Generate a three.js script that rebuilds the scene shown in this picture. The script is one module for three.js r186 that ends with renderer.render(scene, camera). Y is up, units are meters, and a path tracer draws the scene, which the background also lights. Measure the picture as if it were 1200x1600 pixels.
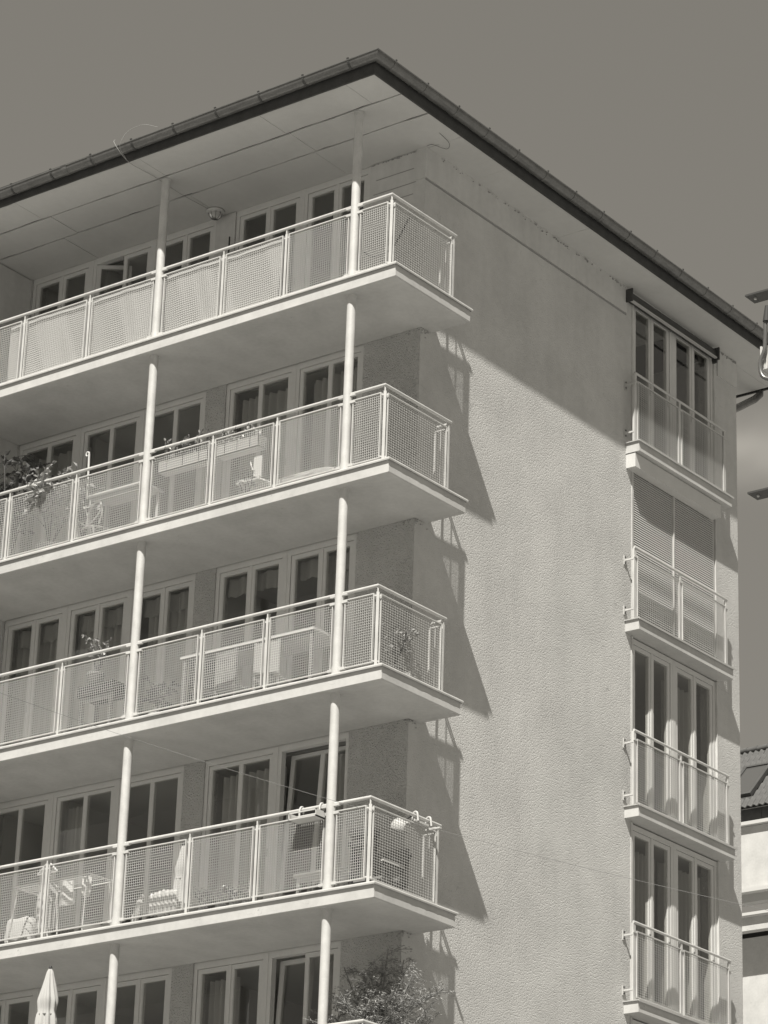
import * as THREE from 'three';
import { mergeGeometries, toCreasedNormals } from 'three/addons/utils/BufferGeometryUtils.js';
import { ConvexGeometry } from 'three/addons/geometries/ConvexGeometry.js';

// ------------------------------------------------------------------ camera, sky, sun, exposure
const scene = new THREE.Scene();
const camera = new THREE.PerspectiveCamera(18.77, 3 / 4, 0.5, 2000);
camera.position.set(23.0245, -18.4198, 30.3181);
camera.rotation.set(0.3865, 0.6603, 0.0351, 'YXZ');
scene.add(camera);

const renderer = new THREE.WebGLRenderer({ antialias: true });
renderer.toneMapping = THREE.LinearToneMapping;
renderer.toneMappingExposure = 1.62;
renderer.shadowMap.enabled = true;

const SUN = new THREE.Vector3(1, 3.55, 2.35).normalize();
const sun = new THREE.DirectionalLight(new THREE.Color(1, 0.968, 0.9), 4.6);
sun.position.copy(SUN).multiplyScalar(60);
sun.castShadow = true;
sun.shadow.mapSize.set(4096, 4096);
Object.assign(sun.shadow.camera, { left: -30, right: 30, top: 30, bottom: -30, near: 1, far: 200 });
sun.shadow.radius = 1.2;
scene.add(sun, sun.target);

// seeded random numbers and tileable gradient noise
function rng(seed) { let s = seed >>> 0; return () => { s = (s + 0x6D2B79F5) >>> 0; let t = s; t = Math.imul(t ^ (t >>> 15), t | 1); t ^= t + Math.imul(t ^ (t >>> 7), t | 61); return ((t ^ (t >>> 14)) >>> 0) / 4294967296; }; }
function noise2(period, seed) {
  const r = rng(seed), n = period, gx = new Float32Array(n * n), gy = new Float32Array(n * n);
  for (let i = 0; i < n * n; i++) { const a = r() * Math.PI * 2; gx[i] = Math.cos(a); gy[i] = Math.sin(a); }
  const f = t => t * t * t * (t * (t * 6 - 15) + 10);
  return (x, y) => {
    const xi = Math.floor(x), yi = Math.floor(y), u = x - xi, v = y - yi;
    const x0 = ((xi % n) + n) % n, x1 = (x0 + 1) % n, y0 = ((yi % n) + n) % n, y1 = (y0 + 1) % n;
    const d = (a, b, p, q) => gx[b * n + a] * p + gy[b * n + a] * q;
    const fu = f(u), fv = f(v);
    const a = d(x0, y0, u, v) * (1 - fu) + d(x1, y0, u - 1, v) * fu;
    const b = d(x0, y1, u, v - 1) * (1 - fu) + d(x1, y1, u - 1, v - 1) * fu;
    return (a * (1 - fv) + b * fv) * 1.5;
  };
}
{ // clear summer sky with a few thin clouds
  const W = 2048, H = 1024, data = new Float32Array(W * H * 4);
  const n1 = noise2(64, 5), n2 = noise2(128, 6), n3 = noise2(512, 7), n4 = noise2(1024, 8);
  for (let j = 0; j < H; j++) for (let i = 0; i < W; i++) {
    const el = ((j + 0.5) / H - 0.5) * Math.PI, az = ((i + 0.5) / W - 0.5) * Math.PI * 2;
    const y = Math.sin(el), dx = Math.cos(el) * Math.cos(az), dz = Math.cos(el) * Math.sin(az);
    const e = Math.max(0, el * 57.3);
    const c = dx * SUN.x + y * SUN.y + dz * SUN.z;
    let L = (0.121 + 0.092 * Math.exp(-e / 19)) * (0.97 + 0.3 * c * c * (c < 0 ? 1 : 0.4));
    L += 0.05 * Math.pow(Math.max(0, c), 14) + 0.02 * Math.pow(Math.max(0, c), 3);
    const x = i / W * 64, v = j / H * 64;
    const f = n1(x, v) + 0.5 * n2(x * 2, v * 2) + 0.35 * n3(x * 8, v * 8) + 0.22 * n4(x * 16, v * 16);
    let cl = 0;
    // one small cumulus wisp low over the roofs behind the building
    const q = [dx + 0.4665, y - 0.3965, dz + 0.791];
    const along = q[0] * 0.86 - q[2] * 0.5;
    const g = Math.exp(-Math.pow(q[1] / 0.0085, 2) - Math.pow(along / 0.04, 2)) * (0.7 + 0.9 * f);
    if (dx < 0 && dz < 0) cl += Math.max(0, g) * 0.14;
    L += Math.max(0, cl);
    if (el < 0) L = 0.12;
    const k = (j * W + i) * 4;
    data[k] = L; data[k + 1] = L * 0.94; data[k + 2] = L * 0.826; data[k + 3] = 1;
  }
  const sky = new THREE.DataTexture(data, W, H, THREE.RGBAFormat, THREE.FloatType);
  sky.mapping = THREE.EquirectangularReflectionMapping;
  sky.magFilter = sky.minFilter = THREE.LinearFilter; sky.wrapS = THREE.RepeatWrapping; sky.needsUpdate = true;
  scene.background = sky; scene.environment = sky;
}

// ------------------------------------------------------------------ textures and materials
function dataTex(N, metres, fn, srgb) {
  const d = new Uint8Array(N * N * 4);
  for (let j = 0; j < N; j++) for (let i = 0; i < N; i++) {
    const c = fn(i / N, j / N), k = (j * N + i) * 4;
    for (let q = 0; q < 3; q++) d[k + q] = Math.max(0, Math.min(255, (Array.isArray(c) ? c[q] : c) * 255));
    d[k + 3] = 255;
  }
  const t = new THREE.DataTexture(d, N, N);
  t.wrapS = t.wrapT = THREE.RepeatWrapping; t.magFilter = THREE.LinearFilter; t.minFilter = THREE.LinearMipmapLinearFilter; t.generateMipmaps = true;
  t.repeat.set(1 / metres, 1 / metres);
  if (srgb) t.colorSpace = THREE.SRGBColorSpace;
  t.needsUpdate = true; return t;
}
const toS = v => v <= 0.0031308 ? v * 12.92 : 1.055 * Math.pow(v, 1 / 2.4) - 0.055;
const tone = v => [toS(v), toS(v * 0.993), toS(v * 0.966)];
// rough sprayed render: lumps some 5 cm across with a finer grain
const lumpA = noise2(96, 11), lumpB = noise2(192, 12), lumpC = noise2(48, 13), lumpD = noise2(384, 14);
const renderBump = dataTex(2048, 2.5, (u, v) => {
  const a = lumpA(u * 96, v * 96), b = lumpB(u * 192, v * 192), d = lumpD(u * 384, v * 384);
  const r = 1 - Math.abs(a) * 1.7;
  return 0.42 + 0.26 * a + 0.17 * (r - 0.6) + 0.22 * b + 0.10 * d;
});
const stain1 = noise2(5, 21), stain2 = noise2(14, 22), stain3 = noise2(60, 23), stain4 = noise2(40, 24), fineN = noise2(256, 25);
function stained(base, amount, seed, metres, streak = 0, cracks = 0) {
  return dataTex(1024, metres, (u, v) => {
    const s = stain1(u * 5 + seed * 5, v * 5) * 0.5 + stain2(u * 14, v * 14 + seed * 14) * 0.35 + stain3(u * 60, v * 60) * 0.25;
    const st = streak ? Math.max(0, stain4(u * 40, v * 5 * 1) ) * streak : 0;
    const f = fineN(u * 256, v * 256) * 0.2;
    let ck = 0;
    if (cracks) { // hairline cracks and a few weathered spots
      const w1 = stain2(u * 14 + 0.9 * stain3(u * 60, v * 60) * 0.25, v * 14), m1 = stain1(u * 5 + 2.2, v * 5 + 1.1);
      if (m1 > 0.18) ck += 0.3 * Math.max(0, 1 - Math.abs(w1) / 0.012) * Math.min(1, (m1 - 0.18) * 5);
    }
    return tone(base * (1 + amount * (s + f) - st - ck));
  }, true);
}
const lin = v => new THREE.Color().setRGB(v, v * 0.993, v * 0.966);
const M = {};
M.render = new THREE.MeshStandardMaterial({ map: stained(0.5, 0.17, 0.2, 7.3, 0.05, 1), roughness: 0.95, bumpMap: renderBump, bumpScale: 0.0072 });
M.coarse = new THREE.MeshStandardMaterial({ map: M.render.map, roughness: 0.95, bumpMap: renderBump, bumpScale: 0.034 });
M.smooth = new THREE.MeshStandardMaterial({ map: stained(0.5, 0.16, 0.5, 5.1, 0.08), roughness: 0.95 });
M.soffit = new THREE.MeshStandardMaterial({ map: stained(0.52, 0.1, 0.7, 6.1), roughness: 0.9 });
M.fascia = new THREE.MeshStandardMaterial({ map: stained(0.48, 0.2, 0.3, 4.1, 0, 1), roughness: 0.85 });
M.paint = new THREE.MeshStandardMaterial({ map: stained(0.5, 0.2, 0.1, 1.3), roughness: 0.5 });
M.wire = new THREE.MeshStandardMaterial({ color: lin(0.47), roughness: 0.55 });
M.frame = new THREE.MeshStandardMaterial({ map: stained(0.56, 0.09, 0.9, 2.3), roughness: 0.5 });
M.shutter = new THREE.MeshStandardMaterial({ color: lin(0.54), roughness: 0.6 });
M.white = new THREE.MeshStandardMaterial({ color: lin(0.5), roughness: 0.6 });
M.zinc = new THREE.MeshStandardMaterial({ map: stained(0.14, 0.45, 0.6, 1.9), roughness: 0.26, metalness: 0.3 });
M.darkmetal = new THREE.MeshStandardMaterial({ color: lin(0.065), roughness: 0.55, metalness: 0.3 });
M.dripmetal = new THREE.MeshStandardMaterial({ color: lin(0.5), roughness: 0.4, metalness: 0.25 });
M.darkwood = new THREE.MeshStandardMaterial({ map: stained(0.055, 0.4, 0.4, 1.9), roughness: 0.8 });
M.glass = new THREE.MeshPhysicalMaterial({ color: new THREE.Color(0.86, 0.86, 0.84), roughness: 0.01, transmission: 1, thickness: 0, ior: 2.0 }); // double glazing
M.curtain = new THREE.MeshPhysicalMaterial({ color: lin(0.5), roughness: 1, transmission: 0.3, thickness: 0 });
M.room = new THREE.MeshStandardMaterial({ color: lin(0.45), roughness: 0.95 });
M.floor = new THREE.MeshStandardMaterial({ color: lin(0.3), roughness: 0.7 });
M.tile = new THREE.MeshStandardMaterial({ map: stained(0.42, 0.2, 0.8, 2.7), roughness: 0.8 });
M.cloth = new THREE.MeshPhysicalMaterial({ color: lin(0.5), roughness: 1, transmission: 0.2, thickness: 0 });
M.clothGrey = new THREE.MeshStandardMaterial({ color: lin(0.3), roughness: 1 });
M.clothMid = new THREE.MeshStandardMaterial({ color: lin(0.42), roughness: 1 });
M.wood = new THREE.MeshStandardMaterial({ map: stained(0.2, 0.5, 0.35, 0.9), roughness: 0.7 });
M.dark = new THREE.MeshStandardMaterial({ color: lin(0.035), roughness: 0.7 });
M.terracotta = new THREE.MeshStandardMaterial({ color: lin(0.17), roughness: 0.85 });
M.leaf = new THREE.MeshPhysicalMaterial({ color: lin(0.18), roughness: 0.6, transmission: 0.25, thickness: 0 });
M.leafPale = new THREE.MeshPhysicalMaterial({ color: lin(0.36), roughness: 0.6, transmission: 0.3, thickness: 0 });
M.leafDark = new THREE.MeshPhysicalMaterial({ color: lin(0.12), roughness: 0.6, transmission: 0.2, thickness: 0 });
M.olive = new THREE.MeshPhysicalMaterial({ color: lin(0.23), roughness: 0.55, transmission: 0.25, thickness: 0 });
M.twig = new THREE.MeshStandardMaterial({ color: lin(0.2), roughness: 0.9 });
M.flower = new THREE.MeshStandardMaterial({ color: lin(0.62), roughness: 0.9 });
M.rooftile = new THREE.MeshStandardMaterial({ map: stained(0.085, 0.4, 0.15, 3.3), roughness: 0.75 });
M.ground = new THREE.MeshStandardMaterial({ map: stained(0.23, 0.2, 0.45, 9), roughness: 0.95 });
M.bulb = new THREE.MeshPhysicalMaterial({ color: lin(0.7), roughness: 0.15, transmission: 0.6, thickness: 0.02 });

// ------------------------------------------------------------------ helpers
const V = (x, y, z) => new THREE.Vector3(x, y, z);
function plain(g) { const q = g.index ? g.toNonIndexed() : g; for (const k of Object.keys(q.attributes)) if (!['position', 'normal', 'uv'].includes(k)) q.deleteAttribute(k); if (!q.attributes.normal) q.computeVertexNormals(); q.deleteAttribute('uv'); return q; }
function planarUV(g) { // uv in metres along each face's main plane
  const p = g.attributes.position, uv = new Float32Array(p.count * 2), a = V(), b = V(), c = V(), n = V();
  for (let i = 0; i < p.count; i += 3) {
    a.fromBufferAttribute(p, i); b.fromBufferAttribute(p, i + 1); c.fromBufferAttribute(p, i + 2);
    n.subVectors(b, a).cross(c.clone().sub(a));
    const x = Math.abs(n.x), y = Math.abs(n.y), z = Math.abs(n.z);
    [a, b, c].forEach((q, k) => {
      const [u, v] = x >= y && x >= z ? [q.z, q.y] : y >= z ? [q.x, q.z] : [q.x, q.y];
      uv[(i + k) * 2] = u + 3.7; uv[(i + k) * 2 + 1] = v;
    });
  }
  g.setAttribute('uv', new THREE.BufferAttribute(uv, 2)); return g;
}
const join = list => planarUV(mergeGeometries(list.map(plain)));
const box = (x0, x1, y0, y1, z0, z1) => new THREE.BoxGeometry(x1 - x0, y1 - y0, z1 - z0).translate((x0 + x1) / 2, (y0 + y1) / 2, (z0 + z1) / 2);
function bar(a, b, r, seg = 8, r2 = r) { // round bar between two points
  const d = V().subVectors(b, a), g = new THREE.CylinderGeometry(r2, r, d.length(), seg);
  g.applyQuaternion(new THREE.Quaternion().setFromUnitVectors(V(0, 1, 0), d.clone().normalize()));
  return g.translate((a.x + b.x) / 2, (a.y + b.y) / 2, (a.z + b.z) / 2);
}
const tube = (pts, r, seg = 24, rad = 6, closed = false) => new THREE.TubeGeometry(new THREE.CatmullRomCurve3(pts, closed), seg, r, rad, closed);
const lathe = (pts, seg = 20) => new THREE.LatheGeometry(pts.map(p => new THREE.Vector2(p[0], p[1])), seg);
function sweep(profile, path, crease = 0) { // closed profile [outward, up] along a level path [x, z, dy], mitred
  const P = path.map(p => [p[0], p[1], p[2] || 0]), nrm = [];
  for (let i = 0; i < P.length - 1; i++) { const dx = P[i + 1][0] - P[i][0], dz = P[i + 1][1] - P[i][1], l = Math.hypot(dx, dz); nrm.push([-dz / l, dx / l]); }
  const ring = P.map((p, i) => {
    const a = nrm[Math.max(0, i - 1)], b = nrm[Math.min(nrm.length - 1, i)], k = 1 + a[0] * b[0] + a[1] * b[1];
    const m = [(a[0] + b[0]) / k, (a[1] + b[1]) / k];
    return profile.map(([o, y]) => V(p[0] + m[0] * o, y + p[2], p[1] + m[1] * o));
  });
  const v = [], n = profile.length, tri = (a, b, c) => v.push(a.x, a.y, a.z, b.x, b.y, b.z, c.x, c.y, c.z);
  for (let i = 0; i < ring.length - 1; i++) for (let j = 0; j < n; j++) { const k = (j + 1) % n; tri(ring[i][j], ring[i + 1][j], ring[i + 1][k]); tri(ring[i][j], ring[i + 1][k], ring[i][k]); }
  const caps = THREE.ShapeUtils.triangulateShape(profile.map(p => new THREE.Vector2(...p)), []);
  for (const [a, b, c] of caps) { tri(ring[0][a], ring[0][b], ring[0][c]); const e = ring[ring.length - 1]; tri(e[a], e[c], e[b]); }
  let g = new THREE.BufferGeometry(); g.setAttribute('position', new THREE.Float32BufferAttribute(v, 3)); g.computeVertexNormals();
  return crease ? toCreasedNormals(g, crease) : g;
}
const used = {};
function numbered(name) { const k = used[name] = (used[name] ?? -1) + 1; return k ? `${name}_${String(k).padStart(3, '0')}` : name; }
function mesh(name, geos, mat, parent, top = false) {
  const m = new THREE.Mesh(Array.isArray(geos) ? join(geos) : geos, mat);
  m.name = top ? numbered(name) : name; m.castShadow = m.receiveShadow = true; (parent || scene).add(m); return m;
}
function thing(name, label, category, group) {
  const o = new THREE.Group(); o.name = numbered(name); o.userData = { label, category }; if (group) o.userData.group = group; scene.add(o); return o;
}
function solo(name, geos, mat, label, category, group) {
  const m = mesh(name, geos, mat, null, true); m.userData = { label, category }; if (group) m.userData.group = group; return m;
}

// ------------------------------------------------------------------ ground
{ const g = new THREE.PlaneGeometry(1600, 1600, 1, 1).rotateX(-Math.PI / 2).translate(0, -20, 0);
  const m = mesh('ground', [g], M.ground); m.userData = { kind: 'structure', label: 'pale paved ground around the apartment block' }; }

// ------------------------------------------------------------------ the apartment building
const H = 2.8, XL = -7.5, D = 8.3, FLOORS = [0, 1, 2, 3, 4], lvl = k => -k * H;
const FLOORNAME = ['top', 'second', 'third', 'fourth', 'lowest'];
const B = thing('apartment_building', 'pale rendered apartment block with five tiers of mesh railed corner balconies', 'building');
const WZ0 = -5.28, WZ1 = -7.65;                                          // window strip of the side wall
mesh('side_wall', [box(-0.3, 0, -20, 2.7, WZ0, 0), box(-0.3, 0, -20, 2.7, -D, WZ1)], M.render, B);
for (let k = 0; k <= 4; k++) mesh('spandrel', [box(-0.3, -0.004, lvl(k) - (k === 4 ? 8.8 : 0.21), lvl(k) - 0.03, WZ1, WZ0)], M.render, B);
mesh('window_head', [box(-0.3, -0.004, 2.44, 2.7, WZ1, WZ0)], M.smooth, B);
mesh('front_wall', [box(-0.97, -0.3, -20, 2.7, -0.3, 0), box(-3.81, -3.44, -20, 2.7, -0.3, 0), box(XL - 0.2, -7.47, -20, 2.7, -0.3, 0),
  box(-3.44, -0.97, -20, -4 * H - 0.004, -0.3, -0.002), box(-7.47, -3.81, -20, -4 * H - 0.004, -0.3, -0.002)], M.coarse, B);
mesh('frieze_band', [sweep([[0, 0], [0.022, 0], [0.022, 0.6], [0, 0.6]], [[-0.14, 0, 2.1], [0, 0, 2.1], [0, -5.10, 2.075]])], M.smooth, B);
mesh('frieze_band', [sweep([[0, 0], [0.022, 0], [0.022, 0.6], [0, 0.6]], [[0, -7.72, 2.06], [0, -D, 2.06]])], M.smooth, B);
M.grime = new THREE.MeshStandardMaterial({ color: lin(0.27), roughness: 1 });
mesh('frieze_joint', [box(0.001, 0.012, 2.075, 2.0955, -5.1, 0.0)].map(g => { const p = g.attributes.position; for (let i = 0; i < p.count; i++) p.setY(i, p.getY(i) + p.getZ(i) * 0.005); return g; }), M.grime, B);
{ // crumbling, dirty plaster where walls meet the soffits
  const r = rng(95), specks = [];
  const speck = (p, n, s) => { const g = new THREE.IcosahedronGeometry(s * (0.5 + r()), 0).scale(1 + 1.5 * r(), 0.7, 1 + r()); specks.push(g.translate(...p)); };
  for (let i = 0; i < 75; i++) { const z = -5.05 * Math.pow(r(), 0.8); speck([0.026, 2.548 + z * 0.01 - 0.05 * r() * r(), z], 0, 0.009); }
  for (let i = 0; i < 26; i++) speck([0.026, 2.49 - 0.05 * r() * r(), -7.75 - 0.5 * r()], 0, 0.009);
  for (let i = 0; i < 40; i++) speck([-0.95 * r(), 2.562 - 0.02 * r() * r(), 0.006], 0, 0.008);
  for (let k = 1; k <= 4; k++) { const y = -(k - 1) * 2.8 - 0.195; for (let i = 0; i < 30; i++) { const d = r() * r(); speck(r() < 0.5 ? [-0.6 * d, y - 0.1 * r() * r(), 0.003] : [0.003, y - 0.12 * r() * r(), -0.3 * d], 0, 0.007); } }
  mesh('crumbled_plaster', specks, M.grime, B).userData.kind = 'stuff';
}
// scored lines on the smooth upper front pier
for (const [y, x0, x1] of [[2.3, -0.86, -0.2], [2.08, -0.9, -0.16], [1.9, -0.8, -0.2]]) mesh('scored_joint', [box(x0, x1, y, y + 0.012, 0.0, 0.008)], M.grime, B);
mesh('corner_render', [box(-0.968, -0.0006, -20, 0.03, -0.02, 0.0025)], M.coarse, B);
for (const [a, b] of [[-0.97, -0.001], [-3.81, -3.44]]) mesh('front_facing', [box(a, b, 0.03, 2.56, 0.0005, 0.004)], M.smooth, B);
mesh('back_wall', [box(XL - 0.2, -0.3, -20, 2.7, -D, -D + 0.3)], M.render, B);
mesh('wing_wall', [box(XL - 1.6, XL, -20, 2.56, -D, 2.0)], M.smooth, B);
for (let k = -1; k <= 4; k++) {                                           // floors and rooms behind the glass
  const y = lvl(k);
  mesh('floor_slab', [box(XL, -0.3, y - 0.2, y, -D + 0.3, -0.3)], k < 0 ? M.room : M.floor, B);
  if (k < 0) continue;
  mesh('ceiling', [box(XL, -0.3, y + 2.55, y + 2.59, -D + 0.3, -0.3)], M.room, B);
  mesh('partition', [box(-3.68, -3.56, y, y + 2.55, -D + 0.3, -0.3), box(XL, -0.3, y, y + 2.55, -4.3, -4.18), box(XL, XL + 0.05, y, y + 2.55, -D + 0.3, -0.3), box(-6.25, -6.2, y, y + 2.55, -4.18, -0.3)], M.room, B);
}

// balcony slabs with a metal drip edge
const SX = 0.645, SZ = 1.44, SR = -0.24;
for (const k of FLOORS) {
  const y = lvl(k), s = new THREE.Shape([[XL, 0], [XL, SZ], [SX, SZ], [SX, SR], [0, SR], [0, 0]].map(p => new THREE.Vector2(p[0], -p[1])));
  const g = new THREE.ExtrudeGeometry(s, { depth: 0.17, bevelEnabled: true, bevelThickness: 0.008, bevelSize: 0.008, bevelOffset: -0.008, bevelSegments: 1 }).rotateX(-Math.PI / 2).translate(0, y - 0.189, 0);
  const slab = mesh('balcony_slab', [g], M.fascia, B);
  mesh('drip_edge', [sweep([[-0.05, -0.006], [0.020, -0.010], [0.020, -0.03], [0.03, -0.03], [0.033, -0.012], [0.027, 0.006], [-0.05, 0.012]], [[XL, SZ, y], [SX, SZ, y], [SX, SR, y], [0, SR, y]])], M.paint, slab);
  mesh('floor_covering', [box(XL, SX - 0.06, y - 0.004, y + 0.012, 0.01, SZ - 0.06)], M.tile, slab);
  // uneven skim of plaster along the lower edge of the short side
  const r = rng(40 + k), pts = [];
  for (let i = 0; i <= 22; i++) pts.push([SR + (SZ - SR) * i / 22, y - 0.1 - 0.02 * r()]);
  const sh = new THREE.Shape(); sh.moveTo(-SR, y - 0.186); sh.lineTo(-SZ, y - 0.186);
  for (let i = 22; i >= 0; i--) sh.lineTo(-pts[i][0], pts[i][1]);
  mesh('plaster_skim', [new THREE.ExtrudeGeometry(sh, { depth: 0.007, bevelEnabled: false }).rotateY(Math.PI / 2).translate(SX + 0.0005, 0, 0)], M.fascia, slab);
}

// columns
const CX = [-0.193, -3.678], CZ = 1.283, CR = 0.061;
for (const k of [0, 1, 2, 3, 4, 5]) for (const x of CX) {
  const y0 = k === 5 ? -20 : lvl(k), y1 = k === 0 ? 2.583 : lvl(k - 1) - 0.186;
  if (k === 5) { mesh('column', [bar(V(x, y0, CZ), V(x, y1, CZ), CR, 24)], M.paint, B); continue; }
  const c = mesh('column', [toCreasedNormals(bar(V(x, y0, CZ), V(x, y1, CZ), CR, 28), 0.6)], M.paint, B);
  mesh('collar', [toCreasedNormals(bar(V(x, y0, CZ), V(x, y0 + 0.16, CZ), CR + 0.008, 28), 0.6)], M.paint, c);
  mesh('cap_plate', [bar(V(x, y1 - 0.012, CZ), V(x, y1, CZ), CR + 0.012, 24)], M.paint, c);
  for (const yy of [1.13, 1.025, 0.12]) for (const s of [-1, 1]) mesh('clamp', [box(x + s * 0.095 - 0.045, x + s * 0.095 + 0.045, y0 + yy - 0.018, y0 + yy + 0.018, CZ - 0.012, CZ + 0.026)], M.paint, c);
}

// mesh railings
const wireCache = {};
function wireMesh(w, h, PX) { // square woven wire, in the x-y plane
  const key = w.toFixed(3) + h.toFixed(3) + PX; if (wireCache[key]) return wireCache[key];
  const P = 0.0345, t = 0.0026, tv = 0.0031, list = [], nx = Math.round(w / PX), ny = Math.round(h / P);
  for (let i = 1; i < nx; i++) list.push(box(w * i / nx - tv, w * i / nx + tv, 0, h, -0.0018, 0.0018));
  for (let j = 1; j < ny; j++) list.push(box(0, w, h * j / ny - t, h * j / ny + t, 0.0022, 0.0058));
  return wireCache[key] = join(list);
}
function panel(parent, x, y, z, w, h, turn) { // corner at x,y,z; turn about y
  const f = 0.014, d = 0.016;
  const fr = mesh('panel_frame', [box(0, f, 0, h, -d, d), box(w - f, w, 0, h, -d, d), box(f, w - f, 0, f, -d, d), box(f, w - f, h - f, h, -d, d)], M.paint, parent);
  const wm = mesh('wire_mesh', wireMesh(w - 2 * f, h - 2 * f, turn ? 0.05 : 0.0345), M.wire, parent);
  for (const o of [fr, wm]) { o.position.set(x, y, z); o.rotation.y = turn; }
  wm.position.add(V(f, f, 0).applyAxisAngle(V(0, 1, 0), turn));
}
const handrailProfile = () => { const p = []; for (let i = 0; i < 14; i++) { const a = i / 14 * Math.PI * 2; p.push([Math.cos(a) * 0.021, Math.sin(a) * 0.023]); } return p; };
const RX = 0.425, RZ = 1.283, RR = -0.13;
const POSTS = [-6.28, -5.0, -2.5, -1.38];
for (const k of FLOORS) {
  const y = lvl(k), hy = y + 1.145;
  const R = mesh('balcony_railing', [
    sweep(handrailProfile(), [[XL, RZ, hy], [CX[1] - CR, RZ, hy]], 0.7), sweep(handrailProfile(), [[CX[1] + CR, RZ, hy], [CX[0] - CR, RZ, hy]], 0.7),
    sweep(handrailProfile(), [[CX[0] + CR, RZ, hy], [RX, RZ, hy], [RX, RR - 0.05, hy]], 0.7)], M.paint, B);
  mesh('return_rail', [box(0.2, RX, y + 1.1, y + 1.125, RR - 0.012, RR + 0.012)], M.paint, R);
  const post = (x, z, turn) => { // flat bar post with a web, pointed head under the handrail and a fixing lug
    const p = mesh('post', [box(-0.019, 0.019, 0, 1.06, -0.005, 0.005), box(-0.006, 0.006, 0, 1.125, -0.05, -0.005), box(-0.009, 0.009, 1.06, 1.125, -0.005, 0.005), box(-0.045, 0.045, 1.0, 1.02, -0.012, -0.006), box(-0.045, 0.045, 0.12, 0.14, -0.012, -0.006)], M.paint, R);
    p.position.set(x, y, z); p.rotation.y = turn;
  };
  for (const x of POSTS) post(x, RZ, 0);
  post(RX, RZ, Math.PI / 4); post(RX, RR, Math.PI / 2);
  const S = [[XL - 0.02, 0.03], [-6.28, 0.05], [-5.0, 0.05], [CX[1], 0.095], [-2.5, 0.05], [-1.38, 0.05], [CX[0], 0.095], [RX, 0.052]];
  for (let i = 0; i < S.length - 1; i++) { const a = S[i][0] + S[i][1], b = S[i + 1][0] - S[i + 1][1]; panel(R, a, y + 0.115, RZ, b - a, 0.935, 0); }
  panel(R, RX, y + 0.115, RZ - 0.055, RZ - RR - 0.11, 0.935, Math.PI / 2);
  mesh('panel_frame', [box(0.2, 0.214, y + 0.115, y + 1.05, RR - 0.014, RR + 0.014), box(0.214, RX - 0.03, y + 0.115, y + 0.129, RR - 0.014, RR + 0.014), box(0.214, RX - 0.03, y + 1.036, y + 1.05, RR - 0.014, RR + 0.014), box(0.29, 0.3, y + 0.129, y + 1.036, RR - 0.006, RR + 0.006)], M.paint, R);
}

// ------------------------------------------------------------------ windows
function windowUnit(W, Hh, style, x, y, z, turn, opt = {}) {
  const fj = 0.06, head = 0.08, foot = 0.06, dz0 = -0.09, name = opt.name || 'balcony_door';
  const F = mesh(name, [box(0, fj, 0, Hh, dz0, 0), box(W - fj, W, 0, Hh, dz0, 0), box(fj, W - fj, Hh - head, Hh, dz0, 0), box(fj, W - fj, 0, foot, dz0, 0)], M.frame, B);
  F.position.set(x, y, z); F.rotation.y = turn;
  const sash = (x0, x1, y0, y1, st, muntin, tf) => {
    const w = x1 - x0, h = y1 - y0, zt = -0.01, zb = -0.065;
    const parts = [box(0, st, 0, h, zb, zt), box(w - st, w, 0, h, zb, zt), box(st, w - st, h - st, h, zb, zt), box(st, w - st, 0, st * 1.3, zb, zt)];
    const bead = 0.008, z2 = zt - 0.008;
    const cuts = muntin ? [[st, (w - muntin) / 2], [(w + muntin) / 2, w - st]] : [[st, w - st]];
    if (muntin) parts.push(box((w - muntin) / 2, (w + muntin) / 2, st * 1.3, h - st, zb, zt - 0.003));
    for (const [a, b] of cuts) parts.push(box(a, a + bead, st * 1.3, h - st, zb, z2), box(b - bead, b, st * 1.3, h - st, zb, z2));
    const s = mesh('sash', parts, M.frame, F), g = [];
    for (const [a, b] of cuts) g.push(mesh('pane', [new THREE.PlaneGeometry(b - a - 0.004, h - st * 2.3 - 0.004).translate((a + b) / 2, (st * 1.3 + h - st) / 2, -0.026)], M.glass, F));
    const hd = mesh('handle', [box(w - st * 0.75, w - st * 0.35, h * 0.42, h * 0.42 + 0.11, zt, zt + 0.016)], M.dripmetal, F);
    for (const o of [s, ...g, hd]) { o.position.set(x0, y0, 0); if (tf) tf(o, w, h); }
  };
  const y0 = foot + 0.007, y1 = Hh - head - 0.007;
  if (style === 'single') sash(fj + 0.007, W - fj - 0.007, y0, y1, 0.052, 0.062, opt.tilt ? o => { o.rotation.x = -opt.tilt; o.position.z -= 0.01; } : null);
  else {
    const m = W / 2;
    sash(fj + 0.007, m - 0.004, y0, y1, 0.06, 0, opt.left); sash(m + 0.004, W - fj - 0.007, y0, y1, 0.06, 0, opt.right);
    if (!opt.left) mesh('astragal', [box(m - 0.022, m + 0.022, y0, y1 + 0.004, -0.018, 0.002)], M.frame, F);
  }
  return F;
}
const BAYS = [[-7.468, -6.275], [-6.23, -5.03], [-4.985, -3.812], [-3.438, -2.2], [-2.17, -0.972]];
const styles = ['double', 'single', 'double', 'single', 'double'];
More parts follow.
